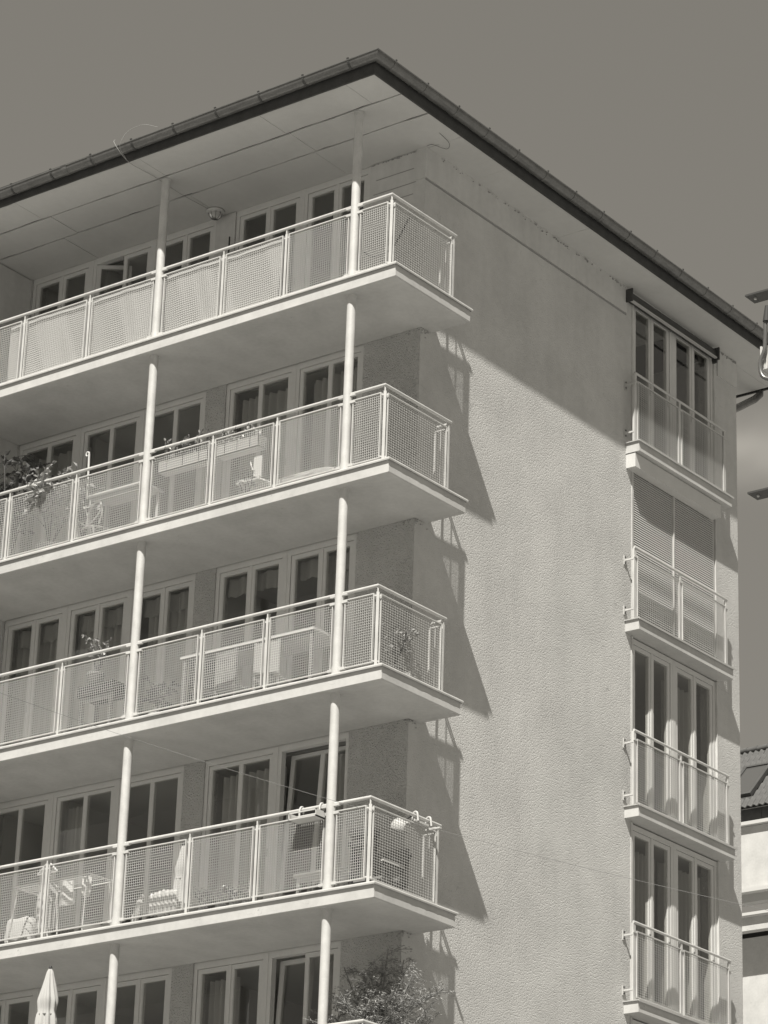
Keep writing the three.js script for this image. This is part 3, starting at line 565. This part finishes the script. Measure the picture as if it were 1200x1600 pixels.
// second balcony
{
  const t = thing('hooked_pole', 'white hooked pole standing upright above the second highest balcony rail', 'pole');
  mesh('shaft', [bar(V(-4.865, y1 + 0.75, 1.18), V(-4.89, y1 + 1.43, 1.18), 0.016)], M.white, t);
  mesh('hook', [tube([V(-4.889, y1 + 1.41, 1.18), V(-4.895, y1 + 1.46, 1.18), V(-4.93, y1 + 1.47, 1.18), V(-4.945, y1 + 1.43, 1.18), V(-4.92, y1 + 1.405, 1.18)], 0.013, 20, 7)], M.white, t);
}
function table(name, label, x0, x1, y, z0, z1, h, th, mat, legMat, category = 'table') {
  const t = thing(name, label, category);
  mesh('tabletop', [box(x0, x1, y + h - th, y + h, z0, z1)], mat, t);
  for (const x of [x0 + 0.06, x1 - 0.06]) for (const z of [z0 + 0.05, z1 - 0.05]) mesh('leg', [box(x - 0.022, x + 0.022, y, y + h - th, z - 0.022, z + 0.022)], legMat, t);
  mesh('apron', [box(x0 + 0.06, x1 - 0.06, y + h - th - 0.07, y + h - th, z1 - 0.06, z1 - 0.04)], legMat, t);
  return t;
}
table('balcony_table', 'white edged table behind the mesh left of the left column, second highest balcony', -5.05, -4.0, y1, 0.55, 1.0, 0.9, 0.03, M.white, M.clothMid);
{ // white wire chair with heart shaped back loops
  const t = thing('wire_chair', 'white wire chair with looped heart shaped back, second highest balcony', 'chair');
  const cx = -4.98, cz = 1.02, s = y1;
  const loop = (dx, k) => tube([V(cx, s + 0.42, cz), V(cx + dx * 0.35, s + 0.46, cz), V(cx + dx, s + 0.62, cz), V(cx + dx * 0.85, s + 0.74, cz), V(cx + dx * 0.4, s + 0.72, cz), V(cx, s + 0.55, cz)], 0.011, 30, 6, true);
  mesh('backrest', [loop(-0.24, 0), loop(0.24, 1), tube([V(cx - 0.22, s + 0.4, cz), V(cx - 0.27, s + 0.6, cz), V(cx - 0.2, s + 0.76, cz), V(cx, s + 0.7, cz), V(cx + 0.2, s + 0.76, cz), V(cx + 0.27, s + 0.6, cz), V(cx + 0.22, s + 0.4, cz)], 0.011, 40, 6)], M.white, t);
  mesh('seat', [new THREE.TorusGeometry(0.21, 0.012, 6, 28).rotateX(Math.PI / 2).translate(cx, s + 0.4, cz - 0.2), ...[-0.12, -0.04, 0.04, 0.12].map(d => bar(V(cx + d, s + 0.4, cz - 0.2 - Math.sqrt(0.044 - d * d)), V(cx + d, s + 0.4, cz - 0.2 + Math.sqrt(0.044 - d * d)), 0.006))], M.white, t);
  for (const [dx, dz] of [[-0.17, 0.02], [0.17, 0.02], [-0.17, -0.38], [0.17, -0.38]]) mesh('leg', [tube([V(cx + dx * 0.8, s + 0.4, cz + dz), V(cx + dx, s + 0.2, cz + dz), V(cx + dx * 1.15, s + 0.012, cz + dz)], 0.011, 10, 6)], M.white, t);
}
{ // metal slat chair
  const t = thing('folding_chair', 'pale folding chair with upright back board behind the mesh, second highest balcony', 'chair');
  const s = y1;
  mesh('seat', [box(-2.55, -2.15, s + 0.63, s + 0.66, 0.65, 0.7), box(-2.55, -2.15, s + 0.61, s + 0.63, 0.3, 0.7)], M.white, t);
  mesh('backrest', [box(-2.3, -2.16, s + 0.66, s + 0.98, 0.62, 0.65)], M.white, t);
  for (const [a, b] of [[[-2.52, 0.68], [-2.2, 0.35]], [[-2.2, 0.68], [-2.5, 0.35]], [[-2.15, 0.66], [-1.93, 0.7]]]) mesh('leg', [bar(V(a[0], s + 0.62, a[1]), V(b[0], s + (b[1] === 0.7 ? 0.5 : 0.02), b[1]), 0.013)], M.white, t);
  mesh('stretcher', [bar(V(-2.4, s + 0.95, 0.6), V(-2.3, s + 0.78, 0.66), 0.01)], M.white, t);
}
function cushion(name, label, w, h, d, x, y, z, ry, mat, seed, category = 'cushion', rx = 0, rz = 0) {
  const g = new THREE.SphereGeometry(1, 32, 20), p = g.attributes.position, r = rng(seed), ph = r() * 6;
  const f = (v, e) => Math.sign(v) * Math.pow(Math.abs(v), e);
  for (let i = 0; i < p.count; i++) { const a = f(p.getX(i), 0.45), b = f(p.getY(i), 0.45), c = f(p.getZ(i), 0.6), k = 1 + 0.05 * Math.sin(a * 5 + b * 4 + ph); p.setXYZ(i, a * w / 2 * k, b * h / 2 * k, c * d / 2 * (1 + 0.1 * Math.sin(a * 9 + ph) * Math.cos(b * 6))); }
  g.computeVertexNormals(); g.rotateX(rx).rotateZ(rz).rotateY(ry).translate(x, y, z);
  return solo(name, [toCreasedNormals(plain(g), 1.3)], mat, label, category);
}
cushion('rolled_mat', 'white rolled mat lying along the front railing of the second highest balcony', 1.0, 0.15, 0.26, -1.0, y1 + 0.22, 1.05, 0, M.white, 801, 'mat');
// third balcony: long table with chairs
table('dining_table', 'long pale topped table behind the mesh of the third highest balcony', -3.36, -1.06, y2, 0.05, 0.72, 1.06, 0.035, M.white, M.wood);
table('side_table', 'dark side table carrying the small potted plant, third highest balcony', -5.0, -4.35, y2, 0.55, 0.95, 0.86, 0.16, M.dark, M.wood);
function slatChair(x, z, y, turn, label, mat) {
  const t = thing('garden_chair', label, 'chair'); t.position.set(x, y, z); t.rotation.y = turn;
  mesh('seat', [box(-0.2, 0.2, 0.42, 0.45, -0.2, 0.2)], mat, t);
  mesh('backrest', [box(-0.17, 0.17, 0.5, 0.93, 0.19, 0.215)], mat, t);
  for (const [a, b] of [[-0.18, -0.18], [0.18, -0.18], [-0.18, 0.2], [0.18, 0.2]]) mesh('leg', [box(a - 0.018, a + 0.018, 0, b > 0 ? 0.95 : 0.42, b - 0.018, b + 0.018)], mat, t);
  return t;
}
slatChair(-1.76, 0.62, y2, 0.1, 'pale chair with a solid back at the right end of the long table', M.clothGrey);
slatChair(-2.42, 0.62, y2, -0.1, 'narrow pale chair at the middle of the long table', M.wood);
slatChair(-2.95, 0.6, y2, 0.4, 'dark chair turned sideways under the left part of the long table', M.dark);
{
  pottedPlant({ x: 0.3, y: y2, z: 0.75, pot: [0.13, 0.22], h: 0.7, spread: 0.25, n: 6, sub: 5, count: 150, size: 0.07, mat: M.leafPale, seed: 811, label: 'leafy potted plant behind the short mesh side of the third highest balcony', category: 'plant' });
}
// fourth balcony: clothes rack, cushions, parasol, bench, corner seat
{
  const t = thing('drying_rack', 'white folding laundry rack behind the mesh at the left of the fourth highest balcony', 'drying rack');
  const y = y3 + 0.9, za = 0.62, zb = 1.1;
  mesh('rail', [bar(V(-5.78, y, zb), V(-4.4, y, zb), 0.012), bar(V(-5.78, y, za), V(-4.4, y, za), 0.012), bar(V(-5.78, y, za), V(-5.78, y, zb), 0.012), bar(V(-4.4, y, za), V(-4.4, y, zb), 0.012), ...[0.7, 0.78, 0.86, 0.94, 1.02].map(z => bar(V(-5.78, y, z), V(-4.4, y, z), 0.005, 5))], M.white, t);
  for (const [a, b] of [[-5.7, -5.78], [-5.0, -4.85], [-4.45, -4.42]]) mesh('leg', [bar(V(a, y, 1.08), V(b, y3 + 0.012, 1.14), 0.013)], M.white, t);
  for (const [a, b] of [[-5.7, -5.6], [-4.45, -4.5]]) mesh('leg', [bar(V(a, y, 0.64), V(b, y3 + 0.012, 0.45), 0.013)], M.white, t);
  const cloth = (x0, x1, z, h, seed, mat, label, cat) => { const g = curtainGeo(x1 - x0, h, 1.3, seed, 0.03); const p = g.attributes.position; const r = rng(seed); const s1 = r() * 4; for (let i = 0; i < p.count; i++) p.setX(i, p.getX(i) * (1 + 0.18 * Math.sin(p.getY(i) * 9 + s1))); solo('drying_garment', [g.translate((x0 + x1) / 2, y - h / 2 - 0.01, z)], mat, label, cat); };
  cloth(-5.55, -5.28, 0.86, 0.55, 821, M.clothMid, 'grey garment hanging at the left end of the laundry rack', 'garment');
  cloth(-5.27, -5.02, 1.0, 0.62, 822, M.clothGrey, 'long dark garment hanging beside the post on the laundry rack', 'garment');
  cloth(-4.98, -4.72, 1.02, 0.34, 823, M.white, 'white crumpled garment under the middle of the laundry rack', 'garment');
  cloth(-4.58, -4.42, 1.02, 0.28, 824, M.white, 'small white cloth hanging at the right end of the laundry rack', 'cloth');
  const hg = thing('coat_hanger', 'white coat hanger hung above the laundry rack', 'hanger'), hy = y3 + 1.1;
  mesh('shoulders', [tube([V(-5.34, hy - 0.09, 1.1), V(-5.15, hy + 0.04, 1.1), V(-4.98, hy - 0.09, 1.1)], 0.015, 24, 7), bar(V(-5.34, hy - 0.09, 1.1), V(-4.98, hy - 0.09, 1.1), 0.01)], M.white, hg);
  mesh('hook', [tube([V(-5.15, hy + 0.03, 1.1), V(-5.15, hy + 0.1, 1.1), V(-5.12, hy + 0.12, 1.1), V(-5.1, hy + 0.09, 1.1)], 0.006, 14, 5)], M.white, hg);
}
cushion('grey_cushion', 'soft grey cushion on the floor at the far left of the fourth highest balcony', 0.5, 0.4, 0.22, -6.05, y3 + 0.42, 0.6, 0, M.clothMid, 831);
solo('floor_tray', [lathe([[0, 0], [0.12, 0], [0.16, 0.05], [0.15, 0.05], [0.11, 0.012], [0, 0.012]], 20).translate(-4.25, y3 + 0.1, 1.12)], M.white, 'white shallow dish on the floor just left of the left column, fourth highest balcony', 'dish');
{
  const t = thing('striped_cushion', 'striped cushion propped upright right of the left column, fourth highest balcony', 'cushion');
  const n = 7; for (let i = 0; i < n; i++) { const a = -3.56 + i * 0.068, h = 0.27 - 0.02 * Math.abs(i - 3); const m = mesh('stripe', [toCreasedNormals(plain(new THREE.CapsuleGeometry(0.05, h, 4, 10).scale(0.68, 1, 0.8)), 1).translate(a + 0.034, y3 + 0.42, 0.8)], i % 2 ? M.clothMid : M.white, t); }
  const s = cushion('deck_chair_pad', 'narrow white pad leaning left of the striped cushion', 0.1, 0.42, 0.06, -3.72, y3 + 0.36, 0.85, 0, M.white, 833, 'pad', 0, -0.35);
}
function parasol(label, x, y, z, h0, h1, r, seed, stripes) { // folded parasol
  const t = thing('folded_parasol', label, 'parasol');
  const g = new THREE.CylinderGeometry(0.05, 1, 1, 64, 24, true), p = g.attributes.position;
  const prof = u => u > 0.94 ? 0.2 * (1 - u) / 0.06 + 0.12 : u > 0.6 ? 0.28 + (0.94 - u) * 1.55 : u > 0.46 ? 0.81 - (0.6 - u) * 1.0 : u > 0.4 ? 0.67 + (0.46 - u) * 2 : 0.79 + (0.4 - u) * 0.5;
  for (let i = 0; i < p.count; i++) { const a = Math.atan2(p.getX(i), p.getZ(i)), u = p.getY(i) + 0.5, f = r * prof(u) * (1 + 0.17 * Math.sin(a * 8 + u * 3) + 0.06 * Math.sin(a * 3 + u * 9)); p.setXYZ(i, Math.sin(a) * f, h0 + (h1 - h0) * u, Math.cos(a) * f); }
  g.computeVertexNormals(); mesh('canopy', [toCreasedNormals(plain(g.translate(x, y, z)), 1.2)], M.cloth, t);
  mesh('pole', [bar(V(x, y, z), V(x, y + h1 - 0.02, z), 0.018)], M.paint, t);
  mesh('finial', [lathe([[0, 0.055], [0.018, 0.045], [0.026, 0.02], [0.022, 0], [0, -0.01]], 14).translate(x, y + h1 - 0.01, z)], M.dark, t);
  const uy = y + h0 + (h1 - h0) * 0.42; mesh('tie_strap', [new THREE.TorusGeometry(r * 0.68, 0.012, 6, 28).rotateX(Math.PI / 2).translate(x, uy, z)], M.clothGrey, t);
  mesh('base', [lathe([[0, 0.012], [0.22, 0.012], [0.22, 0.06], [0.03, 0.09], [0.03, 0.25], [0, 0.25]], 24).translate(x, y, z)], M.clothGrey, t);
}
parasol('pale folded parasol on the lowest balcony rail, left of the left column', -4.68, y4, 1.41, 1.32, 2.38, 0.15, 841);
parasol('slim folded parasol behind the mesh right of the striped cushion', -3.12, y3, 0.7, 0.4, 1.2, 0.1, 842);
table('low_bench', 'low bench with pale edge left of the corner column, fourth highest balcony', -1.14, -0.4, y3, 0.5, 0.82, 0.49, 0.035, M.white, M.clothMid, 'bench');
{ // box hooked over the front rail
  const t = thing('rail_shelf', 'empty white planter holder hooked over the front rail beside the column', 'planter holder');
  const y = y3 + 1.16;
  for (const x of [-0.66, -0.34]) mesh('hook', [tube([V(x, y - 0.17, 1.33), V(x, y - 0.02, 1.325), V(x, y + 0.02, 1.3), V(x, y + 0.02, 1.265), V(x, y - 0.06, 1.25)], 0.013, 20, 6)], M.white, t);
  mesh('tray', [box(-0.7, -0.26, y - 0.12, y - 0.105, 1.315, 1.34), box(-0.7, -0.26, y - 0.2, y - 0.185, 1.315, 1.5), box(-0.7, -0.69, y - 0.2, y - 0.105, 1.315, 1.5), box(-0.27, -0.26, y - 0.2, y - 0.105, 1.315, 1.5), box(-0.7, -0.26, y - 0.12, y - 0.105, 1.485, 1.5)], M.white, t);
  const u = thing('rail_shelf', 'empty white planter holder hooked over the short side rail, fourth highest balcony', 'planter holder');
  for (const z of [0.36, 0.08]) mesh('hook', [tube([V(0.39, y - 0.1, z), V(0.39, y, z), V(0.41, y + 0.03, z), V(0.45, y + 0.03, z), V(0.475, y - 0.09, z)], 0.014, 20, 6)], M.white, u);
  mesh('tray', [box(0.45, 0.465, y - 0.1, y - 0.075, 0.12, 0.42), box(0.4, 0.6, y - 0.13, y - 0.11, 0.03, 0.075)], M.white, u);
}
{ // lounge chair in the corner
  const t = thing('lounge_chair', 'dark framed lounge chair in the corner of the fourth highest balcony', 'chair');
  mesh('frame', [bar(V(0.1, y3 + 0.55, 0.58), V(0.1, y3 + 0.53, 0.17), 0.016), bar(V(0.1, y3 + 0.5, 0.17), V(0.1, y3 + 0.78, -0.02), 0.014), bar(V(0.1, y3 + 0.46, 0.5), V(0.1, y3 + 0.28, 0.32), 0.012), bar(V(0.1, y3 + 0.28, 0.32), V(0.1, y3 + 0.5, 0.18), 0.012), bar(V(0.1, y3 + 0.36, 0.56), V(0.1, y3 + 0.34, 0.05), 0.012), bar(V(0.1, y3 + 0.02, 0.12), V(0.1, y3 + 0.36, 0.1), 0.014), bar(V(0.1, y3 + 0.02, 0.56), V(0.1, y3 + 0.55, 0.56), 0.014)], M.darkmetal, t);
  mesh('armrest', [box(0.09, 0.13, y3 + 0.545, y3 + 0.57, 0.16, 0.6)], M.white, t);
  mesh('seat', [box(-0.45, 0.08, y3 + 0.34, y3 + 0.37, 0.05, 0.56)], M.wood, t);
  mesh('backrest', [box(-0.45, 0.08, y3 + 0.37, y3 + 0.85, 0.0, 0.03)], M.wood, t);
  for (const x of [-0.44, 0.06]) mesh('leg', [box(x - 0.015, x + 0.015, y3 + 0.012, y3 + 0.34, 0.05, 0.08)], M.darkmetal, t);
  const b = thing('wall_lantern', 'white round lantern bowl hanging inside the short side rail above the lounge chair', 'lantern');
  mesh('bowl', [toCreasedNormals(plain(new THREE.SphereGeometry(0.13, 28, 16, 0, 6.283, 0, 1.9)), 1).rotateZ(-0.3).translate(0.25, y3 + 1.0, 0.42)], M.white, b);
  mesh('arm', [bar(V(0.34, y3 + 1.1, 0.42), V(0.42, y3 + 1.13, 0.42), 0.012)], M.darkmetal, b);
  solo('storage_box', [box(-0.42, -0.1, y3 + 0.93, y3 + 1.02, 0.4, 0.62), box(-0.42, -0.1, y3 + 0.8, y3 + 0.86, 0.4, 0.62), box(-0.4, -0.37, y3 + 0.012, y3 + 0.93, 0.42, 0.6), box(-0.15, -0.12, y3 + 0.012, y3 + 0.93, 0.42, 0.6)], M.dark, 'dark open shelf stand behind the corner column of the fourth highest balcony', 'shelf');
}

// ------------------------------------------------------------------ wire across the view
{
  const pts = []; const A = V(-6.2, -5.05, 4), E = V(12.5, -12.3, 4);
  for (let i = 0; i <= 40; i++) { const t = i / 40; const x = A.x + (E.x - A.x) * t; pts.push(V(x, -7.455 - 0.4090 * (x + 0) + 0.00505 * x * x, 4)); }
  solo('overhead_wire', [new THREE.TubeGeometry(new THREE.CatmullRomCurve3(pts), 80, 0.0024, 5)], M.terracotta, 'thin wire slanting down to the right in front of the whole block', 'wire');
}
// ------------------------------------------------------------------ steel mast at the right edge
{
  const t = thing('steel_mast', 'grey steel mast just past the right edge, with bolted plates and a cable loop', 'mast');
  mesh('shaft', [bar(V(11.42, -20, 10), V(11.42, -5.4, 10), 0.085, 28, 0.07)], M.zinc, t);
  for (const y of [-6.87, -8.66]) {
    mesh('plate', [box(11.06, 11.36, y, y + 0.016, 9.93, 10.09)], M.darkmetal, t);
    mesh('bolt', [bar(V(11.12, y - 0.014, 10.02), V(11.12, y + 0.03, 10.02), 0.012, 6)], M.dripmetal, t);
  }
  mesh('junction_box', [box(11.195, 11.335, -7.57, -7.36, 9.94, 10.06), box(11.185, 11.200, -7.575, -7.355, 9.935, 10.065), box(11.220, 11.230, -7.57, -7.36, 10.06, 10.07), box(11.245, 11.255, -7.57, -7.36, 10.06, 10.07)], M.paint, t);
  mesh('cable_loop', [tube([V(11.260, -7.15, 10.1), V(11.257, -7.3, 10.1), V(11.245, -7.42, 10.1), V(11.210, -7.5, 10.1), V(11.205, -7.58, 10.1), V(11.235, -7.66, 10.1), V(11.315, -7.69, 10.08), V(11.395, -7.66, 10.04)], 0.018, 60, 10)], M.zinc, t);
  mesh('cable_gland', [bar(V(11.270, -7.16, 10.1), V(11.280, -7.02, 10.1), 0.032, 16, 0.02)], M.dark, t);
}
// ------------------------------------------------------------------ house behind on the right
{
  const t = thing('tiled_house', 'white rendered house with tiled roof and roof window behind the block', 'house');
  const ex = -30, ex1 = -18, ye = 9.82, ze = -50, row = 0.43, tw = 0.21, n = 9;
  const wavy = (w, cols) => { const g = new THREE.PlaneGeometry(w, 1, cols * 10, 1), p = g.attributes.position; for (let i = 0; i < p.count; i++) { const x = p.getX(i) + w / 2; p.setZ(i, 0.03 * Math.sin(x / tw * Math.PI * 2)); } return g; };
  const tileGeo = (() => { const top = wavy(tw, 1).scale(1, row * 1.1, 1); const front = new THREE.BufferGeometry(), v = []; for (let i = 0; i < 10; i++) { const a = -tw / 2 + tw * i / 10, b = a + tw / 10, za = 0.03 * Math.sin(i / 10 * 6.283), zb = 0.03 * Math.sin((i + 1) / 10 * 6.283), y = -row * 0.55; v.push(a, y, za, b, y, zb, b, y, zb - 0.035, a, y, za, b, y, zb - 0.035, a, y, za - 0.035); } front.setAttribute('position', new THREE.Float32BufferAttribute(v, 3)); front.computeVertexNormals(); return join([toCreasedNormals(plain(top), 1), front]); })();
  const roofG = mesh('roof', [box(ex, ex1, -0.08, -0.05, -row * (n + 1.3), 0)], M.darkwood, t);
  roofG.position.set(0, ye, ze); roofG.rotation.x = Math.PI / 4;
  const inSky = (x, L) => x > -25.75 && x < -24.7 && L > 0.55 && L < 2.6, r = rng(901), far = [];
  for (let j = 0; j < n; j++) for (let x = -30; x < -18; x += tw) {
    const L = row * (j + 0.5); if (inSky(x, L)) continue;
    const dx = (r() - 0.5) * 0.008, lift = 0.045 + r() * 0.008, tilt = 0.09 + (r() - 0.5) * 0.015;
    if (x > -26.6 && x < -22.6) {
      const m = mesh('roof_tile', tileGeo, M.rooftile, roofG); m.position.set(x + dx, lift, -L); m.rotation.x = -Math.PI / 2 + tilt;
    } else far.push(tileGeo.clone().rotateX(-Math.PI / 2 + tilt).translate(x, lift, -L));
  }
  mesh('roof_tiles', far, M.rooftile, roofG).userData.kind = 'stuff';
  const ridge = []; for (let x = -30; x < -18; x += 0.38) ridge.push(bar(V(x, 0.08, -row * n - 0.05), V(x + 0.4, 0.095, -row * n - 0.05), 0.1, 12)); mesh('ridge_tile', ridge, M.rooftile, roofG);
  const sk = mesh('roof_window', [box(-25.72, -25.62, 0.03, 0.17, -2.6, -0.6), box(-24.8, -24.7, 0.03, 0.17, -2.6, -0.6), box(-25.62, -24.8, 0.03, 0.17, -0.7, -0.6), box(-25.62, -24.8, 0.03, 0.17, -2.6, -2.5), box(-25.8, -24.62, 0.02, 0.05, -0.6, -0.45)], M.darkwood, roofG);
  mesh('pane', [new THREE.PlaneGeometry(0.82, 1.8).rotateX(-Math.PI / 2).translate(-25.21, 0.13, -1.6)], new THREE.MeshPhysicalMaterial({ color: lin(0.08), roughness: 0.08 }), roofG);
  // walls below: dark recessed band, parapet caps, white wall with a loggia
  mesh('eave_band', [box(ex, ex1, 9.2, 9.86, ze - 0.9, ze - 0.35), box(-24.36, -24.33, 9.2, 9.8, ze - 0.35, ze - 0.33)], M.darkwood, t);
  mesh('parapet_cap', [box(ex, ex1, 9.2, 9.31, ze - 0.4, ze + 0.12)], M.white, t);
  mesh('wall', [box(ex, ex1, 7.18, 9.19, ze - 0.5, ze - 0.05)], M.fascia, t);
  mesh('ledge', [box(ex, ex1, 7.06, 7.18, ze - 0.5, ze + 0.12)], M.white, t);
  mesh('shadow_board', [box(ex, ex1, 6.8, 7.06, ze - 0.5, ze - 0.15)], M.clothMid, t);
  mesh('loggia_back', [box(ex, ex1, 6.3, 6.8, ze - 2.4, ze - 2.2)], M.darkwood, t);
  mesh('handrail', [box(ex, ex1, 6.33, 6.42, ze - 0.05, ze + 0.08)], M.white, t);
  mesh('balcony_wall', [box(ex, ex1, 5.9, 6.32, ze - 0.4, ze - 0.1)], M.fascia, t);
  mesh('lower_wall', [box(ex, ex1, -20, 5.9, ze - 1.4, ze - 0.9)], M.fascia, t);
  mesh('side_wall', [box(ex, ex + 0.3, -20, 9.2, ze - 8, ze - 0.5), box(ex1 - 0.3, ex1, -20, 9.2, ze - 8, ze - 0.5)], M.fascia, t);
}

renderer.render(scene, camera);
